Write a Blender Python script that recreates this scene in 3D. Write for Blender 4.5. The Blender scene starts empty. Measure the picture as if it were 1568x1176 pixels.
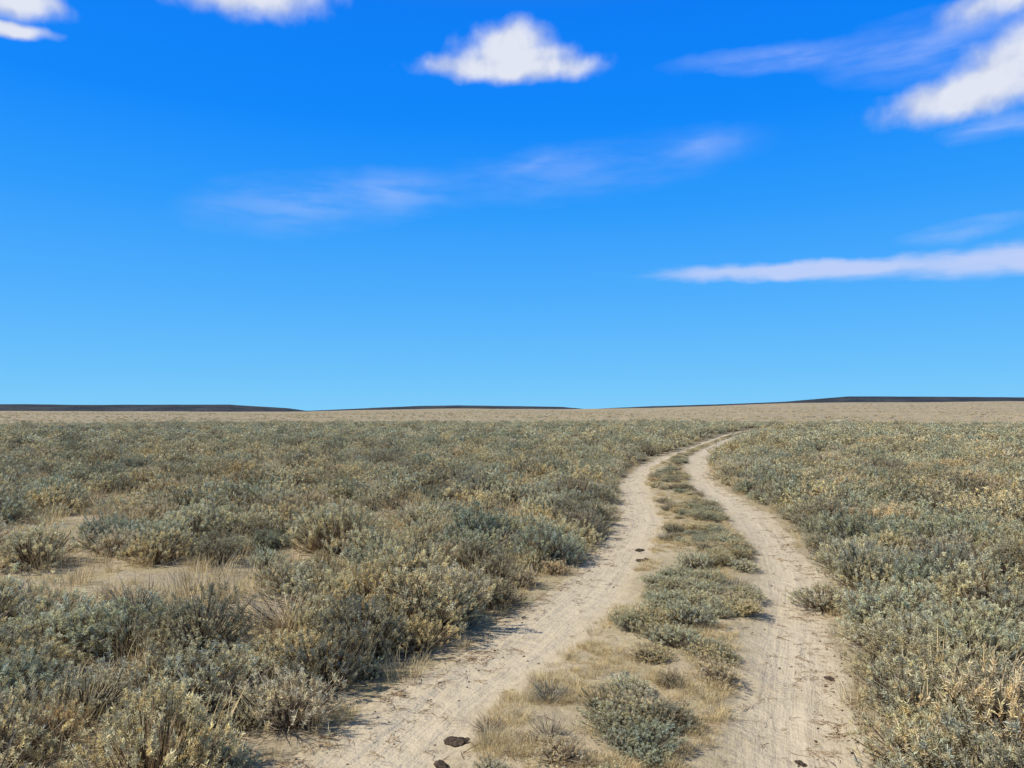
import bpy, math
import numpy as np
from mathutils import Vector
rng = np.random.default_rng(11)
scene = bpy.context.scene
scene.view_settings.view_transform = 'Standard'
scene.view_settings.look = 'None'
scene.view_settings.exposure = 0

# ------------------------------------------------------------ noise helpers
TAB = np.random.default_rng(3).random((256, 256))
def vnoise(x, y):
    xi = np.floor(x).astype(int); yi = np.floor(y).astype(int)
    fx = x - xi; fy = y - yi
    fx = fx*fx*(3-2*fx); fy = fy*fy*(3-2*fy)
    a = TAB[xi & 255, yi & 255]; b = TAB[(xi+1) & 255, yi & 255]
    c = TAB[xi & 255, (yi+1) & 255]; d = TAB[(xi+1) & 255, (yi+1) & 255]
    return (a*(1-fx)+b*fx)*(1-fy)+(c*(1-fx)+d*fx)*fy
def fbm(x, y, o=4):
    s = 0; a = .5; t = 0
    for i in range(o):
        s = s + a*vnoise(x+17.3*i, y+9.1*i); t += a
        x = x*2.03; y = y*2.03; a *= .5
    return s/t
def sst(a, b, x):
    t = np.clip((x-a)/(b-a), 0, 1)
    return t*t*(3-2*t)

# ------------------------------------------------------------ track plan (metres)
D  = [-6, 0, 3.51, 4.08, 5.17, 7.07, 8.67, 11.2, 14.6, 17.2, 22.1, 26.7, 33.8, 40.9, 52, 60, 80, 110, 160]
EL = [-3.4,-2.2,-1.15,-.95,-.50,.35,.87,1.56,2.09,2.46,3.65,5.22,8.08,10.7,15.0,18.6,29,46,70]
EA = [-2.6,-1.35,-.30,-.12,.39,1.20,1.62,2.30,2.78,3.16,4.22,5.8,8.45,11.1,15.5,19.2,29.7,46.8,71]
EB = [-1.4,-.1,.98,1.17,1.60,2.26,2.76,3.30,3.72,4.06,5.1,6.3,8.8,11.5,16.0,19.8,30.4,47.5,72]
ER = [-.8,.7,1.72,1.89,2.33,3.04,3.49,4.11,4.50,4.78,5.92,7.0,9.5,12.2,16.8,20.6,31.2,48.4,73]
dd = np.linspace(-6, 160, 6641)
def smooth(v):
    g = np.interp(dd, D, v)
    for w in (33, 33):
        k = np.ones(w)/w
        g = np.convolve(np.pad(g, w//2, mode='edge'), k, mode='valid')
    return g
tL, tA, tB, tR = map(smooth, (EL, EA, EB, ER))
def edges(y):
    L = np.interp(y, dd, tL); A = np.interp(y, dd, tA); B = np.interp(y, dd, tB); R = np.interp(y, dd, tR)
    L = L + .30*(fbm(y*1.3, y*0+2.2, 3)-.5)
    R = R + .30*(fbm(y*1.3, y*0+8.2, 3)-.5)
    A = A + .25*(fbm(y*1.1, y*0+4.2, 3)-.5)
    B = B + .2*(fbm(y*1.1, y*0+6.2, 3)-.5)
    return L, A, B, R

PX = np.array([-400,0,150,350,440,470,560,640,700,720,860,900,1000,1100,1200,1300,1400,1568,2000])
TH = np.degrees(np.arctan((PX-784)/1132.))
E_PLAIN = np.array([-1,-1.5,-2,-3,-3,-3,0,1,2,2,1,1.5,3,6,9,10,10,10,8])
E_HILL  = np.array([9,7.5,7,8,3,-1,3,6,7.5,7,5,1.5,6,8.5,12,19,18,16,11])
def track_surface(x, y):
    L, A, B, R = edges(y)
    def bump(a, b):
        c = (a+b)/2; w = np.maximum((b-a)/2, .12)
        return np.exp(-((x-c)/(w*.85))**4)
    rl, rr = bump(L, A), bump(B, R)
    med = np.exp(-((x-(A+B)/2)/np.maximum((B-A)/2, .1))**4)
    z = -.02*rl - .02*rr + .03*med + .03*(fbm(x*1.3, y*1.3, 3)-.5)
    z = z + .018*(fbm(x*7, y*7, 3)-.5)*(1-.5*np.clip(rl+rr, 0, 1))
    for c, w in (((L+A)/2, .11), ((L+A)/2+.24, .10), ((B+R)/2-.05, .11), ((B+R)/2+.2, .1)):
        u = x-c+.05*(vnoise(y*.4, y*0)-.5)
        z = z - .008*np.exp(-(u/w)**4)*sst(.3, .55, vnoise(y*.7+3, y*0))
    return z
def ground_h(x, y):
    r = np.hypot(x, y); th = np.degrees(np.arctan2(x, y))
    z = .16*(fbm(x/1.4+5, y/1.4, 4)-.5) + .45*(fbm(x/14+3, y/14+7, 3)-.5)*sst(5, 30, r)
    z = z - .9*sst(84, 112, r)*(1-sst(140, 260, r))
    zc = 1.7 + np.interp(th, TH, E_PLAIN)*900/1132.
    z = z + (zc)*sst(100, 900, r) + 1.2*(fbm(x/90, y/90, 3)-.5)*sst(150, 500, r)
    z = z - 20*sst(1100, 2200, r)
    L, A, B, R = edges(y)
    dout = np.maximum(L-x, x-R)
    ok = ((y > -6) & (y < 158))
    near = (1-sst(.05, 1.8, dout))*ok
    z = (z+.03)*(1-near) + near*track_surface(x, y)
    return z - .05*(1-sst(-.35, -.12, dout))*ok
def road_h(x, y):
    L, A, B, R = edges(y)
    dout = np.maximum(L-x, x-R)
    return track_surface(x, y) + .006 - .10*sst(-.10, .35, dout)

# ------------------------------------------------------------ mesh helper
def mesh_from(name, V, F, C=None, smooth=True):
    V = np.asarray(V, dtype=np.float32); F = np.asarray(F, dtype=np.int32)
    me = bpy.data.meshes.new(name)
    n, k = F.shape
    me.vertices.add(len(V)); me.vertices.foreach_set('co', V.ravel())
    me.loops.add(n*k); me.loops.foreach_set('vertex_index', F.ravel())
    me.polygons.add(n)
    me.polygons.foreach_set('loop_start', np.arange(0, n*k, k, dtype=np.int32))
    me.polygons.foreach_set('loop_total', np.full(n, k, dtype=np.int32))
    me.polygons.foreach_set('use_smooth', np.full(n, smooth, dtype=bool))
    me.update(calc_edges=True)
    if C is not None:
        at = me.color_attributes.new('Col', 'FLOAT_COLOR', 'POINT')
        c4 = np.ones((len(V), 4), dtype=np.float32); c4[:, :3] = C
        at.data.foreach_set('color', c4.ravel())
    return me
def grid_faces(nu, nv, wrap=False):
    i = np.arange(nu-1)[:, None]; j = np.arange(nv if wrap else nv-1)[None, :]
    j2 = (j+1) % nv
    return np.stack([i*nv+j, (i+1)*nv+j, (i+1)*nv+j2, i*nv+j2], -1).reshape(-1, 4)
def add_obj(name, me, mat=None):
    o = bpy.data.objects.new(name, me); scene.collection.objects.link(o)
    if mat: me.materials.append(mat)
    return o

# ------------------------------------------------------------ materials
class NT:
    def __init__(s, nt): s.nt = nt; s.n = nt.nodes; s.l = nt.links
    def new(s, t, **kw):
        nd = s.n.new(t)
        for k, v in kw.items(): setattr(nd, k, v)
        return nd
    def put(s, sock, v):
        if isinstance(v, bpy.types.NodeSocket): s.l.new(v, sock)
        elif v is not None:
            try: sock.default_value = v
            except Exception: sock.default_value = tuple(v)+(1,)
    def math(s, op, a, b=None, c=None, clamp=False):
        nd = s.new('ShaderNodeMath', operation=op, use_clamp=clamp)
        for i, v in enumerate((a, b, c)):
            if v is not None: s.put(nd.inputs[i], v)
        return nd.outputs[0]
    def mix(s, f, a, b, mode='MIX'):
        nd = s.new('ShaderNodeMix', data_type='RGBA', blend_type=mode)
        s.put(nd.inputs[0], f); s.put(nd.inputs[6], a); s.put(nd.inputs[7], b)
        return nd.outputs[2]
    def noise(s, vec, scale, detail=4, rough=.55, out=0):
        nd = s.new('ShaderNodeTexNoise'); s.put(nd.inputs['Vector'], vec)
        nd.inputs['Scale'].default_value = scale; nd.inputs['Detail'].default_value = detail
        nd.inputs['Roughness'].default_value = rough
        return nd.outputs[out]
    def mr(s, v, a, b, c=0, d=1, t='SMOOTHSTEP'):
        nd = s.new('ShaderNodeMapRange', interpolation_type=t)
        for i, q in enumerate((v, a, b, c, d)): s.put(nd.inputs[i], q)
        return nd.outputs[0]
def newmat(name):
    m = bpy.data.materials.new(name); m.use_nodes = True
    t = NT(m.node_tree)
    b = t.n['Principled BSDF']; b.inputs['Roughness'].default_value = .9
    b.inputs['Specular IOR Level'].default_value = .1
    return m, t, b

def sand(t, P):
    n1 = t.noise(P, 1.3, 4); n2 = t.noise(P, 14, 5, .65); n3 = t.noise(P, 90, 2, .7)
    c = t.mix(t.mr(n1, .35, .65), (.43,.35,.225,1), (.53,.44,.29,1))
    c = t.mix(t.mr(n2, .35, .7), c, (.39,.31,.195,1))
    c = t.mix(t.math('MULTIPLY', t.mr(n3, .58, .72), .4), c, (.21,.165,.105,1))
    h = t.math('ADD', t.math('MULTIPLY', n2, .02), t.math('MULTIPLY', n3, .005))
    return c, h

mg, t, b = newmat('desert_soil')
P = t.new('ShaderNodeNewGeometry').outputs['Position']
c, h = sand(t, P)
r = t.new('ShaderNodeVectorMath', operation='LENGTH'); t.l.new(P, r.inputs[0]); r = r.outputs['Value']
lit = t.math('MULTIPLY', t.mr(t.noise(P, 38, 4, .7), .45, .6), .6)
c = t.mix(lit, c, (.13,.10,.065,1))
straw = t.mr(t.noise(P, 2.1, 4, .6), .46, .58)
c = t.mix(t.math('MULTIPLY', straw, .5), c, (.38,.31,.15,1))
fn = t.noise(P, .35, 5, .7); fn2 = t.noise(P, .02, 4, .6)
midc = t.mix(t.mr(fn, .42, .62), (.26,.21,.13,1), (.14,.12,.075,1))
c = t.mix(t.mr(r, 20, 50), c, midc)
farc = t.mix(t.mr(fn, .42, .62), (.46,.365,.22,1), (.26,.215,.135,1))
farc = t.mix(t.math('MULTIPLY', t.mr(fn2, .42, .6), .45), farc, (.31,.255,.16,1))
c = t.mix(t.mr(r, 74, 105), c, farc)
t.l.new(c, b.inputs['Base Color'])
bp = t.new('ShaderNodeBump'); bp.inputs['Distance'].default_value = 1.0; bp.inputs['Strength'].default_value = .6
t.l.new(h, bp.inputs['Height']); t.l.new(bp.outputs[0], b.inputs['Normal'])

mr_, t, b = newmat('packed_sand_track')
P = t.new('ShaderNodeNewGeometry').outputs['Position']
c, h = sand(t, P)
at = t.new('ShaderNodeAttribute', attribute_name='Col')
c = t.mix(t.math('MULTIPLY', at.outputs['Fac'], .8), c, (.60,.50,.345,1))
c = t.mix(t.math('MULTIPLY', t.mr(t.noise(P, 3.2, 5, .65), .5, .68), .4), c, (.42,.335,.21,1))
spk = t.math('MULTIPLY', t.mr(t.noise(P, 50, 3, .8), .68, .72), .6)
c = t.mix(spk, c, (.13,.10,.07,1))
stw = t.math('MULTIPLY', t.math('SUBTRACT', 1., at.outputs['Fac']), t.mr(t.noise(P, 6, 5, .7), .44, .58))
c = t.mix(t.math('MULTIPLY', stw, .55, clamp=True), c, (.37,.305,.16,1))
mp = t.new('ShaderNodeAttribute', attribute_name='UVm')
w = t.new('ShaderNodeTexWave', wave_type='BANDS', bands_direction='Y'); w.inputs['Scale'].default_value = 8
w.inputs['Distortion'].default_value = 4; w.inputs['Detail'].default_value = 3; w.inputs['Detail Scale'].default_value = 2.5
t.l.new(mp.outputs['Vector'], w.inputs['Vector'])
h2 = t.math('MULTIPLY', t.math('MULTIPLY', w.outputs['Fac'], at.outputs['Fac']), t.mr(t.noise(P, 2.3, 3), .47, .62, 0, .007))
sc = t.new('ShaderNodeMapping'); t.l.new(mp.outputs['Vector'], sc.inputs[0]); sc.inputs['Scale'].default_value = (16, .8, 1)
h3 = t.math('MULTIPLY', t.math('MULTIPLY', t.noise(sc.outputs[0], 1, 4, .6), at.outputs['Fac']), .022)
h = t.math('ADD', t.math('ADD', h, h2), h3)
h = t.math('ADD', h, t.math('MULTIPLY', t.noise(P, 6, 5, .65), .042))
t.l.new(c, b.inputs['Base Color'])
bp = t.new('ShaderNodeBump'); bp.inputs['Distance'].default_value = 1.0; bp.inputs['Strength'].default_value = .7
t.l.new(h, bp.inputs['Height']); t.l.new(bp.outputs[0], b.inputs['Normal'])

def plantmat(name, tints, tl=.2):
    m = bpy.data.materials.new(name); m.use_nodes = True
    t = NT(m.node_tree); t.n.remove(t.n['Principled BSDF'])
    at = t.new('ShaderNodeAttribute', attribute_name='Col')
    oi = t.new('ShaderNodeObjectInfo')
    cr = t.new('ShaderNodeValToRGB'); cr.color_ramp.interpolation = 'LINEAR'
    els = cr.color_ramp.elements
    while len(els) < len(tints): els.new(.5)
    for i, (p, cc) in enumerate(tints): els[i].position = p; els[i].color = tuple(cc)+(1,)
    t.l.new(oi.outputs['Random'], cr.inputs[0])
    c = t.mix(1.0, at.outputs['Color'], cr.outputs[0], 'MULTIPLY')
    df = t.new('ShaderNodeBsdfDiffuse'); t.l.new(c, df.inputs['Color'])
    tr = t.new('ShaderNodeBsdfTranslucent'); t.l.new(c, tr.inputs['Color'])
    mx = t.new('ShaderNodeMixShader'); mx.inputs[0].default_value = tl
    t.l.new(df.outputs[0], mx.inputs[1]); t.l.new(tr.outputs[0], mx.inputs[2])
    t.l.new(mx.outputs[0], t.n['Material Output'].inputs['Surface'])
    return m
m_sage = plantmat('sagebrush_foliage', [(0,(.70,.75,.68)),(.2,(.95,.98,.89)),(.4,(1.2,1.16,1.02)),(.52,(.58,.54,.48)),(.64,(.80,.73,.61)),(.8,(1.2,1.12,.94)),(1,(1.25,1.08,.80))])
m_dry = plantmat('dry_grass_blades', [(0,(1,.95,.8)),(.5,(1.1,1,.85)),(1,(.85,.85,.85))])

def simplemat(name, c1, c2, sc):
    m, t, b = newmat(name)
    P = t.new('ShaderNodeNewGeometry').outputs['Position']
    n = t.noise(P, sc, 5, .65)
    t.l.new(t.mix(t.mr(n, .35, .65), tuple(c1)+(1,), tuple(c2)+(1,)), b.inputs['Base Color'])
    bp = t.new('ShaderNodeBump'); bp.inputs['Distance'].default_value = .3/sc; t.l.new(n, bp.inputs['Height'])
    t.l.new(bp.outputs[0], b.inputs['Normal'])
    return m
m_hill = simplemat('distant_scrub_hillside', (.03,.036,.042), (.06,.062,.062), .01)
m_dung = simplemat('dried_dung', (.035,.025,.017), (.11,.08,.055), 60)
m_stone = simplemat('pebble_stone', (.12,.09,.065), (.32,.25,.18), 40)

# ------------------------------------------------------------ ground sheet
th = np.concatenate([np.arange(-180, -52, 2.5), np.arange(-52, 52, .16), np.arange(52, 180, 2.5)])
rr = np.concatenate([[.02], 1.0*np.exp(np.arange(0, math.log(14000), .0125))])
TT, RR = np.meshgrid(np.radians(th), rr)
X = RR*np.sin(TT); Y = RR*np.cos(TT)
V = np.stack([X, Y, ground_h(X, Y)], -1).reshape(-1, 3)
F = grid_faces(len(rr), len(th), wrap=True)
add_obj('ground', mesh_from('ground', V, F[:, ::-1]), mg)

# ------------------------------------------------------------ dirt road
ys = [-5.0]
while ys[-1] < 150:
    ys.append(ys[-1] + max(.02, .006*abs(ys[-1])))
ys = np.array(ys); nu = 150
L, A, B, R = edges(ys)
u = np.linspace(0, 1, nu)
X = (L-.35)[:, None] + u[None, :]*(R-L+.7)[:, None]; Y = np.repeat(ys[:, None], nu, 1)
Z = road_h(X, Y)
V = np.stack([X, Y, Z], -1).reshape(-1, 3)
La, Aa, Ba, Ra = [q[:, None] for q in (L, A, B, R)]
msk = np.exp(-((X-(La+Aa)/2)/np.maximum((Aa-La)/2*.9, .1))**4) + np.exp(-((X-(Ba+Ra)/2)/np.maximum((Ra-Ba)/2*.9, .1))**4)
msk = np.clip(msk, 0, 1).reshape(-1, 1)
me = mesh_from('dirt_road', V, grid_faces(len(ys), nu)[:, ::-1], np.repeat(msk, 3, 1))
ua = me.attributes.new('UVm', 'FLOAT_VECTOR', 'POINT')
cen = np.interp(ys, dd, (tL+tR)/2)[:, None]
ua.data.foreach_set('vector', np.stack([X-cen, Y, Y*0], -1).astype(np.float32).ravel())
road = add_obj('dirt_road', me, mr_)

# ------------------------------------------------------------ distant hills
tt = np.linspace(-75, 75, 700); rs = np.linspace(1500, 4200, 40)
T2, R2 = np.meshgrid(tt, rs)
e = np.interp(T2, TH, E_HILL)
crest = 1.7 + e*2600/1132. 
prof = np.exp(-((R2-2600)/520.)**2)
x = R2*np.sin(np.radians(T2)); y = R2*np.cos(np.radians(T2))
Z = -30 + (crest+30)*prof + 2.2*(fbm(x/110, y/110, 4)-.5)*prof
V = np.stack([x, y, Z], -1).reshape(-1, 3)
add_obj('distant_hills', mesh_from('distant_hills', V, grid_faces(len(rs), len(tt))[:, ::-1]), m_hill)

# ------------------------------------------------------------ plant meshes
def norm(v): return v/np.maximum(np.linalg.norm(v, axis=-1, keepdims=True), 1e-9)
class Geo:
    def __init__(s): s.V=[]; s.F=[]; s.C=[]; s.n=0
    def ribbons(s, P, W, side, C):
        N, K, _ = P.shape
        off = side[:, None, :]*W[..., None]*.5
        V = np.stack([P-off, P+off], 2).reshape(-1, 3)
        base = s.n + np.arange(N)[:, None]*K*2 + np.arange(K-1)[None, :]*2
        F = np.stack([base, base+1, base+3, base+2], -1).reshape(-1, 4)
        if C.ndim == 2: C = np.repeat(C[:, None, :], K, 1)
        C = np.repeat(C[:, :, None, :], 2, 2).reshape(-1, 3)
        s.V.append(V); s.F.append(F); s.C.append(C); s.n += len(V)
    def mesh(s, name):
        return mesh_from(name, np.concatenate(s.V), np.concatenate(s.F), np.concatenate(s.C), smooth=False)

def bush(name, seed, npl, nlf, ll, lw, leafcol, stalks=10, h=.40, spread=1., twigs=60, up=.8, pls=1., rag=1.):
    g = np.random.default_rng(seed); G = Geo()
    ph = g.random(npl)*2*np.pi
    el = np.arcsin(np.clip(g.random(npl)**.75, .05, 1))
    f = .66+.34*g.random(npl)**.5
    lump = 1+1.5*rag*(fbm(np.cos(ph)*2.8+seed*3+5, np.sin(ph)*2.8+el*2.4+seed, 3)-.5)
    lump = np.clip(lump, .45, 1.5)
    out = np.stack([np.cos(el)*np.cos(ph), np.cos(el)*np.sin(ph), np.sin(el)], -1)
    tip = out*np.array([.5*spread, .5*spread, h])*(f*lump)[:, None]
    tip[:, 2] += .03+.06*rag*g.random(npl)
    base = np.stack([tip[:, 0]*.18, tip[:, 1]*.18, np.full(npl, -.03)], -1)+g.normal(0, .02, (npl, 3))*[1, 1, 0]
    k = np.linspace(0, 1, 4)[None, :, None]
    mid = base+(tip-base)*.5+g.normal(0, .03, (npl, 3)); mid[:, 2] -= .04*np.cos(el)
    P = (1-k)**2*base[:, None]+2*k*(1-k)*mid[:, None]+k**2*tip[:, None]
    W = np.linspace(.014, .005, 4)[None, :]*(.6+.8*g.random((npl, 1)))
    wood = np.array([.17, .135, .10])*(.4+1.2*g.random((npl, 1)))
    sd = norm(np.cross(tip-base, g.normal(0, 1, (npl, 3))))
    G.ribbons(P, W, sd, wood)
    ax = norm(out*.6+np.array([0, 0, up])+g.normal(0, .33, (npl, 3)))
    pl = (.04+.07*g.random(npl))*pls
    t = g.random((npl, nlf))
    rd = norm(g.normal(0, 1, (npl, nlf, 3)))
    o = tip[:, None]+ax[:, None]*(t*pl[:, None]-.02)[..., None]+rd*.006
    dr = norm(ax[:, None]*.65+rd*.85)
    ln = ll*(.5+.9*g.random((npl, nlf)))
    P = np.stack([o, o+dr*ln[..., None]], 2).reshape(-1, 2, 3)
    N = npl*nlf
    W = np.tile(np.array([.8, .6])*lw, (N, 1))*(.7+.6*g.random((N, 1)))
    sd = norm(np.cross(dr.reshape(-1, 3), g.normal(0, 1, (N, 3))))
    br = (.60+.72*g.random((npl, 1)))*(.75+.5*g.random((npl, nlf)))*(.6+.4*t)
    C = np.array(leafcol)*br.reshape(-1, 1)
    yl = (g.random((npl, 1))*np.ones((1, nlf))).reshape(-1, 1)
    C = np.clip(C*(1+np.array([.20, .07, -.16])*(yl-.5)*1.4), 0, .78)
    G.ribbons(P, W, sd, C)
    if twigs:
        a = g.random(twigs)*2*np.pi; rr_ = .28+.30*g.random(twigs)
        s0 = np.stack([np.cos(a)*.06, np.sin(a)*.06, a*0+.01], -1)
        e0 = np.stack([np.cos(a)*rr_*spread, np.sin(a)*rr_*spread, .02+1.0*g.random(twigs)*h], -1)
        m0 = (s0+e0)/2+g.normal(0, .06, (twigs, 3)); m0[:, 2] = np.abs(m0[:, 2])*.7
        k = np.linspace(0, 1, 4)[None, :, None]
        P = (1-k)**2*s0[:, None]+2*k*(1-k)*m0[:, None]+k**2*e0[:, None]
        W = np.linspace(.011, .0035, 4)[None, :]*(.6+.8*g.random((twigs, 1)))
        C = np.array([.50, .45, .38])*(.2+1.1*g.random((twigs, 1)))
        sd = norm(np.cross(e0-s0, g.normal(0, 1, (twigs, 3))))
        G.ribbons(P, W, sd, C)
    if stalks:
        i = g.integers(0, npl, stalks)
        s0 = tip[i]; hh = .05+.10*g.random(stalks)
        dv = norm(np.array([0, 0, 1.])+g.normal(0, .22, (stalks, 3))+out[i]*.3)
        k = np.linspace(0, 1, 3)[None, :, None]
        P = s0[:, None]+dv[:, None]*k*hh[:, None, None]
        W = np.tile(np.array([.004, .007, .002])*max(1, lw/.007), (stalks, 1))
        C = np.array([.70, .60, .42])*(.6+.5*g.random((stalks, 1)))
        G.ribbons(P, W, norm(np.cross(dv, g.normal(0, 1, (stalks, 3)))), C)
    me = G.mesh(name); me.materials.append(m_sage)
    return bpy.data.objects.new(name, me)

def grass(name, seed, n, h, w, col, spread=.12):
    g = np.random.default_rng(seed); G = Geo()
    a = g.random(n)*2*np.pi; r0 = spread*np.sqrt(g.random(n))
    b0 = np.stack([np.cos(a)*r0, np.sin(a)*r0, a*0-.01], -1)
    hh = h*(.4+.7*g.random(n)); ln = .1+.7*g.random(n)
    a2 = a+g.normal(0, .8, n)
    e0 = b0+np.stack([np.cos(a2)*hh*ln, np.sin(a2)*hh*ln, hh], -1)
    m0 = b0+(e0-b0)*.5; m0[:, 2] += hh*.12
    P = np.stack([b0, m0, e0], 1)
    W = np.tile(np.array([1, .8, .25])*w, (n, 1))*(.6+.8*g.random((n, 1)))
    sd = norm(np.stack([np.cos(a2+1.57), np.sin(a2+1.57), a*0], -1)+g.normal(0, .4, (n, 3)))
    C = np.array(col)*(.6+.6*g.random((n, 1)))
    G.ribbons(P, W, sd, C)
    me = G.mesh(name); me.materials.append(m_dry)
    return bpy.data.objects.new(name, me)

SAGE = (.705, .675, .475); OLIVE = (.72, .65, .43); TAN = (.78, .67, .47)
cs = bpy.data.collections.new('sagebrush_variants')
vs = []
NV = [(SAGE,25,.40,80,.8,.9),(SAGE,15,.43,90,.8,1.),(SAGE,60,.46,110,1.1,1.),(SAGE,90,.42,80,.9,.9),(OLIVE,50,.45,120,1.,1.1),(OLIVE,25,.40,100,.8,1.)]
for i, (cc, stk, hh, tw, up, rag) in enumerate(NV):   # near, 0-5
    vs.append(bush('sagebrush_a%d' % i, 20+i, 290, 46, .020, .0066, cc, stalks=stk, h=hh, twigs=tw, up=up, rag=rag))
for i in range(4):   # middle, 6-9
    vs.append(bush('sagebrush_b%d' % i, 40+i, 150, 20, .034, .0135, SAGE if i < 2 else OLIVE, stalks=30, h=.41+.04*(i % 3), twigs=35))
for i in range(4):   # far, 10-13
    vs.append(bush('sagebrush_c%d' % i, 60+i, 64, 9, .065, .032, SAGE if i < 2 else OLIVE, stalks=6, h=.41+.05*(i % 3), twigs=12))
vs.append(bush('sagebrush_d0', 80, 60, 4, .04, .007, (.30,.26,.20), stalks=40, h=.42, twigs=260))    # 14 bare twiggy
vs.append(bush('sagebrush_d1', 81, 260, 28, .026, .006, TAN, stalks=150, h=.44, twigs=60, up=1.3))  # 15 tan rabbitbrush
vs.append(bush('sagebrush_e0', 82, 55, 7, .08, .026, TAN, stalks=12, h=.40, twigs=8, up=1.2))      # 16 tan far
for o in vs: cs.objects.link(o)
cg = bpy.data.collections.new('grass_variants')
STRAW = (.68, .58, .36)
gs = [grass('dry_grass_a%d' % i, 5+i, 90, .18+.05*i, .005, STRAW, .12+.04*i) for i in range(3)]
gs += [grass('dry_grass_b%d' % i, 15+i, 26, .26, .022, STRAW, .22) for i in range(2)]
for o in gs: cg.objects.link(o)

def scatter(name, coll, pts, rot, scl, vid):
    n = len(pts)
    me = bpy.data.meshes.new(name); me.vertices.add(n)
    me.vertices.foreach_set('co', np.asarray(pts, dtype=np.float32).ravel())
    for nm, arr in (('rot', rot), ('scl', scl)):
        a = me.attributes.new(nm, 'FLOAT_VECTOR', 'POINT'); a.data.foreach_set('vector', np.asarray(arr, dtype=np.float32).ravel())
    a = me.attributes.new('vid', 'INT', 'POINT'); a.data.foreach_set('value', np.asarray(vid, dtype=np.int32))
    o = bpy.data.objects.new(name, me); scene.collection.objects.link(o)
    ng = bpy.data.node_groups.new(name+'_scatter', 'GeometryNodeTree')
    ng.interface.new_socket('Geometry', in_out='INPUT', socket_type='NodeSocketGeometry')
    ng.interface.new_socket('Geometry', in_out='OUTPUT', socket_type='NodeSocketGeometry')
    N = ng.nodes; K = ng.links
    gi = N.new('NodeGroupInput'); go = N.new('NodeGroupOutput')
    ip = N.new('GeometryNodeInstanceOnPoints'); ci = N.new('GeometryNodeCollectionInfo')
    ci.inputs['Collection'].default_value = coll
    ci.inputs['Separate Children'].default_value = True; ci.inputs['Reset Children'].default_value = True
    K.new(gi.outputs[0], ip.inputs['Points']); K.new(ci.outputs[0], ip.inputs['Instance'])
    ip.inputs['Pick Instance'].default_value = True
    def na(nm, tp):
        q = N.new('GeometryNodeInputNamedAttribute'); q.data_type = tp; q.inputs['Name'].default_value = nm
        return [s for s in q.outputs if s.enabled and s.name == 'Attribute'][0]
    K.new(na('vid', 'INT'), ip.inputs['Instance Index'])
    er = N.new('FunctionNodeEulerToRotation'); K.new(na('rot', 'FLOAT_VECTOR'), er.inputs[0]); K.new(er.outputs[0], ip.inputs['Rotation'])
    K.new(na('scl', 'FLOAT_VECTOR'), ip.inputs['Scale'])
    K.new(ip.outputs[0], go.inputs[0])
    md = o.modifiers.new('scatter', 'NODES'); md.node_group = ng
    return o

def jgrid(x0, x1, y0, y1, c):
    gx, gy = np.meshgrid(np.arange(x0, x1, c), np.arange(y0, y1, c))
    x = gx.ravel()+rng.random(gx.size)*c*.95; y = gy.ravel()+rng.random(gx.size)*c*.95
    return x, y
def inview(x, y, ang=46, pad=5):
    thv = np.degrees(np.arctan2(x, y+pad))
    return (np.abs(thv) < ang)
def roadd(x, y):
    L, A, B, R = edges(y)
    return np.maximum(L-x, x-R)*np.where(y > 22, .92, .96)

PT = []; SC = []; VI = []
def put(x, y, s, sz, v, sink=.0):
    z = np.where(roadd(x, y) < 0, road_h(x, y), ground_h(x, y))-sink
    an = .85+.3*rng.random(len(x))
    PT.append(np.stack([x, y, z], -1)); SC.append(np.stack([s*an, s/an, sz], -1)); VI.append(v)
def pick(x, y, edge, r):
    q = rng.random(len(x))
    v = np.where(r < 12, rng.integers(0, 6, len(x)), rng.integers(6, 10, len(x)))
    v = np.where(q < .07, 14, v)
    dry = .12*(fbm(x/2.2+9, y/2.2+4, 2) > .55)
    return np.where((q > (np.where(edge, .80, .89)-dry)), 15, v)
HOLES = ((-3.9, 7.4, .65), (-2.4, 7.2, .42), (-2.3, 5.5, .3), (-6.5, 10.5, .8), (-1.6, 9.6, .35), (-4.8, 5.6, .35), (-1.2, 12.5, .4))
# near
x, y = jgrid(-30, 34, -3, 26, .50)
r = np.hypot(x, y); d = roadd(x, y)
gap = fbm(x/1.1+31, y/1.1+7, 3) + .25*(d < 1.3) + .2*((x > 1.5) & (y < 9))
s = .54+.44*rng.random(len(x))**1.3 + .3*(fbm(x/3, y/3, 2)-.5)
k = inview(x, y) & (r < 25) & (d > s*.36) & ((gap > .38)) & (r > 1.9)
for cx, cy, cr in HOLES:
    k &= np.hypot((x-cx)/1.3, y-cy) > cr
x, y, s, r, d = x[k], y[k], s[k], r[k], d[k]
v = pick(x, y, d < 1.0, r)
small = rng.random(len(x)) < .3
s = np.where(small, s*.55, s)
put(x, y, s, s*(.68+.38*rng.random(len(x))), v)
# a continuous fringe of shrubs along both sides of the track
yy = [.8]
while yy[-1] < 24: yy.append(yy[-1]+.30+.32*rng.random())
yy = np.array(yy); L, A, B, R = edges(yy)
for sgn, E in ((-1, L), (1, R)):
    s = .26+.50*rng.random(len(yy))
    x = E+sgn*(s*.42+.14*rng.random(len(yy)))
    k = (rng.random(len(yy)) < .88) & (np.hypot(x, yy) > 1.9)
    put(x[k], yy[k], s[k], s[k]*.85, pick(x[k], yy[k], True, yy[k]))
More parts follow.
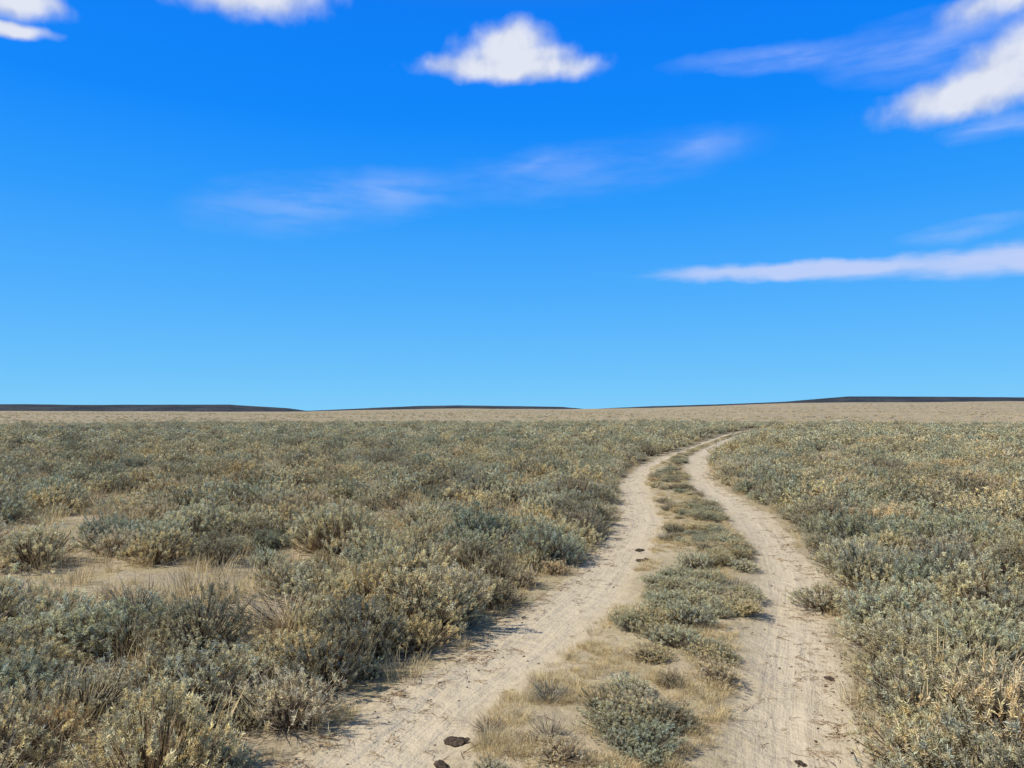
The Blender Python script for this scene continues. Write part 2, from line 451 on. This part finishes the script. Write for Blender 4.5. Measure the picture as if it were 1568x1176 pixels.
# far field
x, y = jgrid(-95, 105, 18, 100, .72)
r = np.hypot(x, y); d = roadd(x, y)
s = .50+.55*rng.random(len(x))
k = inview(x, y, 44) & (r >= 25) & (r < 93+8*(fbm(x/12, y/12, 2)-.5)) & (d > s*.42) & (fbm(x/2, y/2, 3) > .38)
k &= rng.random(len(x)) > .45*sst(68, 92, r)
x, y, s, r = x[k], y[k], s[k], r[k]
v = np.where(r < 36, rng.integers(6, 10, len(x)), rng.integers(10, 14, len(x)))
v = np.where(rng.random(len(x)) > .88-.35*sst(60, 92, r), 16, v)
put(x, y, s, s*(.55+.55*rng.random(len(x))), v)
# sparse scrub on the tan plain
n = 8000
r = 97*np.exp(rng.random(n)*math.log(8)); a = np.radians((rng.random(n)-.5)*86)
x = r*np.sin(a); y = r*np.cos(a)
k = fbm(x/25, y/25, 3) > .42
x, y, r = x[k], y[k], r[k]; s = (.5+.6*rng.random(len(x)))
v = np.where(rng.random(len(x)) > .5, 16, rng.integers(10, 14, len(x)))
put(x, y, s, s*.5, v)
# low growth on the median
n = 1500
y = 3.0*np.exp(rng.random(n)*math.log(60/3.)); L, A, B, R = edges(y)
w = B-A; u = rng.random(n); x = A+w*(.10+.85*u)
pr = np.where(u > .40, 1, .35)*np.where(y < 5, .25, 1)
k = (rng.random(n) < pr) & (fbm(x/.5+3, y/.9, 3) > .46) 
x, y, w = x[k], y[k], w[k]
s = np.minimum(.13+.25*rng.random(len(x)), np.maximum(w*.45, .12))
v = np.where(y < 13, rng.integers(0, 6, len(x)), rng.integers(6, 10, len(x)))
q = rng.random(len(x))
v = np.where(q < .22, np.where(y < 25, 15, 16), v); v = np.where(q > .88, 14, v)
put(x, y, s, s*.58, v)
ex = np.array([[.22,4.35,.28],[.70,3.95,.28],[.95,4.55,.2],[1.15,5.3,.38],[1.38,5.8,.42],[1.55,6.2,.40],[1.28,6.3,.34],[-.12,3.95,.2],[.95,5.0,.25],[1.85,7.1,.40],[1.95,7.9,.38],[1.1,5.75,.3],[1.72,6.7,.36],[.55,3.7,.22],[.82,4.2,.2],
 [2.75,5.0,.72],[2.95,5.8,.8],[2.35,4.1,.42],[3.3,5.3,.7],[2.7,6.4,.5],[2.6,4.5,.5],
 [-1.35,4.9,.70],[-1.75,4.2,.75],[-.75,5.75,.55],[-.35,6.6,.6],[-2.1,5.0,.6]])
put(ex[:,0], ex[:,1], ex[:,2], ex[:,2]*.72, np.array([14,3,15,0,2,4,1,14,3,5,2,4,0,15,14,15,2,15,4,3,5,0,1,4,3,2]))
PT = np.concatenate(PT); SC = np.concatenate(SC); VI = np.concatenate(VI)
ROT = np.stack([rng.normal(0, .10, len(PT)), rng.normal(0, .10, len(PT)), rng.random(len(PT))*6.28], -1)
print('bushes', len(PT))
scatter('sagebrush', cs, PT, ROT, SC, VI)

# dry grass tufts
PT = []; SC = []; VI = []
x, y = jgrid(-24, 28, -2, 26, .34)
r = np.hypot(x, y); d = roadd(x, y)
k = inview(x, y) & (d > -.02) & (r > 1.9) & (rng.random(len(x)) < np.where(d < .8, .9, .55)) & (r < 26)
x, y, d = x[k], y[k], d[k]; s = .4+.8*rng.random(len(x)); s = np.where(d < .3, s*.55, s)
put(x, y, s, s*1.05, rng.integers(0, 3, len(x)))
n = 4600
y = 2.6*np.exp(rng.random(n)*math.log(50/2.6)); L, A, B, R = edges(y)
x = A+(B-A)*(-.05+1.05*rng.random(n))
k = fbm(x/.35+13, y/.5, 3) > .44
x, y = x[k], y[k]; s = .13+.26*rng.random(len(x))
put(x, y, s, s*.58, rng.integers(0, 3, len(x)))
n = 16000
r = 70*np.exp(rng.random(n)*math.log(9)); a = np.radians((rng.random(n)-.5)*88)
x = r*np.sin(a); y = r*np.cos(a); k = roadd(x, y) > .1
x, y, r = x[k], y[k], r[k]
s = .8+.8*rng.random(len(x))
put(x, y, s, s*.95, rng.integers(3, 5, len(x)))
PT = np.concatenate(PT); SC = np.concatenate(SC); VI = np.concatenate(VI)
ROT = np.stack([PT[:,0]*0, PT[:,0]*0, rng.random(len(PT))*6.28], -1)
print('grass', len(PT))
scatter('dry_grass', cg, PT, ROT, SC, VI)

# ------------------------------------------------------------ clods, pebbles, litter, dung
def lump(seed, sx, sy, sz, nu=14, nv=20, amp=.45):
    a = np.linspace(0.02, math.pi-.02, nu); bb = np.linspace(0, 2*math.pi, nv, endpoint=False)
    A2, B2 = np.meshgrid(a, bb, indexing='ij')
    x = np.sin(A2)*np.cos(B2); y = np.sin(A2)*np.sin(B2); z = np.cos(A2)
    d = 1+amp*(fbm(x*1.7+seed*5.1+9, y*1.7+z*1.3+seed, 3)-.5)*2
    V = np.stack([x*d*sx, y*d*sy, z*d*sz], -1).reshape(-1, 3)
    return V, grid_faces(nu, nv, True)
cp = bpy.data.collections.new('debris_variants')
for i in range(4):
    V, F = lump(i+1, 1, .7, .5, 7, 9)
    me = mesh_from('pebble_%d' % i, V, F); me.materials.append(m_stone if i < 2 else m_dung)
    cp.objects.link(bpy.data.objects.new('pebble_%d' % i, me))
for i in range(3):
    g = np.random.default_rng(90+i); G = Geo(); n = 6
    a = g.random(n)*6.28; c0 = g.normal(0, .05, (n, 3))*[1,1,0]+[0,0,.006]
    dv = np.stack([np.cos(a), np.sin(a), g.normal(0, .1, n)], -1)*(.02+.05*g.random((n, 1)))
    P = np.stack([c0-dv, c0+g.normal(0, .008, (n,3)), c0+dv], 1)
    G.ribbons(P, np.tile(np.array([.004,.006,.003]), (n,1)), norm(np.cross(dv, g.normal(0,1,(n,3)))), np.array([.28,.21,.14])*(.3+1.2*g.random((n,1))))
    me = G.mesh('twiglitter_%d' % i); me.materials.append(m_dry)
    cp.objects.link(bpy.data.objects.new('twiglitter_%d' % i, me))
n = 3000
y = 2.2*np.exp(rng.random(n)*math.log(34/2.2)); L, A, B, R = edges(y)
w = rng.random(n); w = np.where(rng.random(n) < .75, np.where(rng.random(n) < .5, np.abs(rng.normal(0, .08, n)), 1-np.abs(rng.normal(0, .08, n))), w)
x = L+(R-L)*w
vid = rng.choice(7, n, p=[.15,.15,.08,.08,.2,.17,.17])
s = np.where(vid < 4, .003+.010*rng.random(n)**2.5, .3+.5*rng.random(n))
pts = np.stack([x, y, road_h(x, y)+np.where(vid < 4, s*.2, .002)], -1)
scatter('scattered_twigs_and_pebbles', cp, pts, np.stack([x*0, x*0, rng.random(n)*6.28], -1), np.stack([s, s, s], -1), vid)

for i, (x, y, s) in enumerate([(-.29,3.87,.075),(-.33,3.58,.045),(1.56,9.07,.065),(1.47,8.40,.07),(1.40,3.66,.028),(2.03,4.79,.035)]):
    P3 = []; F3 = []; nn = 0
    for j in range(5):
        V, F = lump(i*4+j+2, s*(1-.16*j), s*.62*(1-.13*j), s*.17, 22, 32, .7)
        V += np.array([(rng.random()-.5)*s*1.3, (rng.random()-.5)*s*.9, s*.02+j*s*.05]) if j else np.array([0,0,s*.05])
        P3.append(V); F3.append(F+nn); nn += len(V)
    o = add_obj('cow_dung', mesh_from('cow_dung', np.concatenate(P3), np.concatenate(F3)), m_dung)
    o.location = (x, y, float(road_h(np.array([x]), np.array([y]))[0])); o.rotation_euler[2] = rng.random()*6

# ------------------------------------------------------------ sun + sky
SUN_AZ = math.radians(-102); SUN_EL = math.radians(46)
Dv = Vector((math.sin(SUN_AZ)*math.cos(SUN_EL), math.cos(SUN_AZ)*math.cos(SUN_EL), math.sin(SUN_EL)))
sl = bpy.data.lights.new('sun', 'SUN'); sl.energy = 5.0; sl.angle = math.radians(.5); sl.color = (1, .95, .86)
so = bpy.data.objects.new('sun', sl); scene.collection.objects.link(so)
so.rotation_euler = Dv.to_track_quat('Z', 'Y').to_euler(); so.location = (-20, -10, 30)

w = bpy.data.worlds.new('World'); scene.world = w; w.use_nodes = True
t = NT(w.node_tree); bg = t.n['Background']; bg.inputs['Strength'].default_value = .1
sky = t.new('ShaderNodeTexSky', sky_type='NISHITA'); sky.sun_disc = False
sky.sun_elevation = SUN_EL; sky.sun_rotation = SUN_AZ % (2*math.pi); sky.altitude = 2000; sky.dust_density = .3
tc = t.new('ShaderNodeTexCoord').outputs['Generated']
sp = t.new('ShaderNodeSeparateXYZ'); t.l.new(tc, sp.inputs[0])
az = t.math('MULTIPLY', t.math('ARCTAN2', sp.outputs[0], sp.outputs[1]), 57.2958)
el = t.math('MULTIPLY', t.math('ARCSINE', sp.outputs[2]), 57.2958)
cr = t.new('ShaderNodeValToRGB'); cr.color_ramp.interpolation = 'LINEAR'
stops = [(0,(.19,.60,.98)),(.03,(.14,.54,.98)),(.09,(.075,.435,1.0)),(.17,(.02,.33,1.0)),(.24,(.0,.25,1.0)),(.32,(.0,.21,.95)),(.45,(.09,.15,.27)),(1,(.08,.11,.16))]
els = cr.color_ramp.elements
while len(els) < len(stops): els.new(.5)
for i, (p, cc) in enumerate(stops): els[i].position = p; els[i].color = cc+(1,)
t.l.new(t.math('DIVIDE', el, 90., clamp=True), cr.inputs[0])
ramp10 = t.mix(1.0, cr.outputs[0], (10,10,10,1), 'MULTIPLY')
base = t.mix(.95, sky.outputs[0], ramp10)
cv = t.new('ShaderNodeCombineXYZ'); t.l.new(az, cv.inputs[0]); t.l.new(el, cv.inputs[1])
wn = t.new('ShaderNodeTexNoise'); wn.inputs['Scale'].default_value = .3; wn.inputs['Detail'].default_value = 4; wn.inputs['Roughness'].default_value = .5
t.l.new(cv.outputs[0], wn.inputs['Vector'])
ws = t.new('ShaderNodeVectorMath', operation='SUBTRACT'); t.l.new(wn.outputs['Color'], ws.inputs[0]); ws.inputs[1].default_value = (.5,.5,.5)
wm = t.new('ShaderNodeVectorMath', operation='MULTIPLY'); t.l.new(ws.outputs[0], wm.inputs[0]); wm.inputs[1].default_value = (2.8,1.2,0)
wa = t.new('ShaderNodeVectorMath', operation='ADD'); t.l.new(cv.outputs[0], wa.inputs[0]); t.l.new(wm.outputs[0], wa.inputs[1])
PW = wa.outputs[0]
def blob(cx, cy, rx, ry, rot=0, wgt=1):
    m = t.new('ShaderNodeMapping', vector_type='TEXTURE'); t.l.new(PW, m.inputs[0])
    m.inputs['Location'].default_value = (cx, cy, 0); m.inputs['Rotation'].default_value = (0,0,math.radians(rot)); m.inputs['Scale'].default_value = (rx, ry, 1)
    l = t.new('ShaderNodeVectorMath', operation='LENGTH'); t.l.new(m.outputs[0], l.inputs[0])
    return t.math('MULTIPLY', t.math('SUBTRACT', 1., l.outputs['Value']), wgt)
def union(bl):
    o = bl[0]
    for q in bl[1:]: o = t.math('SMOOTH_MAX', o, q, .2)
    return o
cum = union([blob(.0,26.7,3.8,1.9), blob(.1,25.9,5.4,1.7), blob(0,25.2,8.2,1.3),
             blob(33,20.4,7.2,1.9,6), blob(36.5,21.8,6.4,2.9,18), blob(36.5,26.0,6.6,1.8,14),
             blob(-21.5,28.9,8.8,2.4), blob(-34.5,25.1,3.6,1.3), blob(-35,23.4,3.4,.6)])
fn = t.new('ShaderNodeTexNoise'); fn.inputs['Scale'].default_value = .7; fn.inputs['Detail'].default_value = 5; fn.inputs['Roughness'].default_value = .5
t.l.new(cv.outputs[0], fn.inputs['Vector'])
cd = t.math('ADD', cum, t.math('MULTIPLY', t.math('SUBTRACT', fn.outputs[0], .5), .45))
ca = t.mr(cd, -.08, .62)
stm = t.new('ShaderNodeMapping'); t.l.new(cv.outputs[0], stm.inputs[0]); stm.inputs['Scale'].default_value = (.22, 1.1, 1)
sn = t.noise(stm.outputs[0], .7, 4, .55)
st = union([blob(22,10.0,14.5,.75,-1), blob(37,9.6,17,1.2,-1)])
sa = t.math('MULTIPLY', t.mr(t.math('ADD', st, t.math('MULTIPLY', t.math('SUBTRACT', sn, .5), 1.0)), -.1, .75), .72)
wi = union([blob(-9.5,16.2,6,2,4,.40), blob(-16,15.2,10,2.6,8,.32), blob(1.5,18.5,5.5,1,5,.38), blob(6,18,15,2.4,6,.22), blob(14.7,19.2,4,1.2,4,.36),
            blob(21,24.3,10,1.1,-3,.45), blob(27,24.0,5,.9,4,.5), blob(32,11.8,4.5,.8,6,.45), blob(30,23.5,8,2.5,0,.4), blob(34,17.8,4,.9,0,.7)])
wa_ = t.math('MULTIPLY', t.math('MULTIPLY', t.math('MAXIMUM', wi, 0.), t.mr(sn, .3, .7, .25, 1.3)), .72, clamp=True)
shn = t.noise(cv.outputs[0], .5, 3, .5)
ccol = t.mix(t.mr(t.math('ADD', cd, t.math('MULTIPLY', t.math('SUBTRACT', shn, .5), 1.8)), .05, .8), (5.4,6.1,8.0,1), (7.9,8.2,9.0,1))
col = t.mix(wa_, base, (5.6,6.7,9.8,1))
col = t.mix(sa, col, (6.5,7.0,9.3,1))
col = t.mix(t.math('MULTIPLY', ca, .95), col, ccol)
t.l.new(col, bg.inputs['Color'])

# ------------------------------------------------------------ camera
cam = bpy.data.cameras.new('camera'); cam.lens = 26; cam.sensor_width = 36; cam.clip_start = .05; cam.clip_end = 30000
co = bpy.data.objects.new('camera', cam); scene.collection.objects.link(co)
co.location = (0, 0, 1.7); co.rotation_euler = (math.radians(92.02), 0, 0)
scene.camera = co
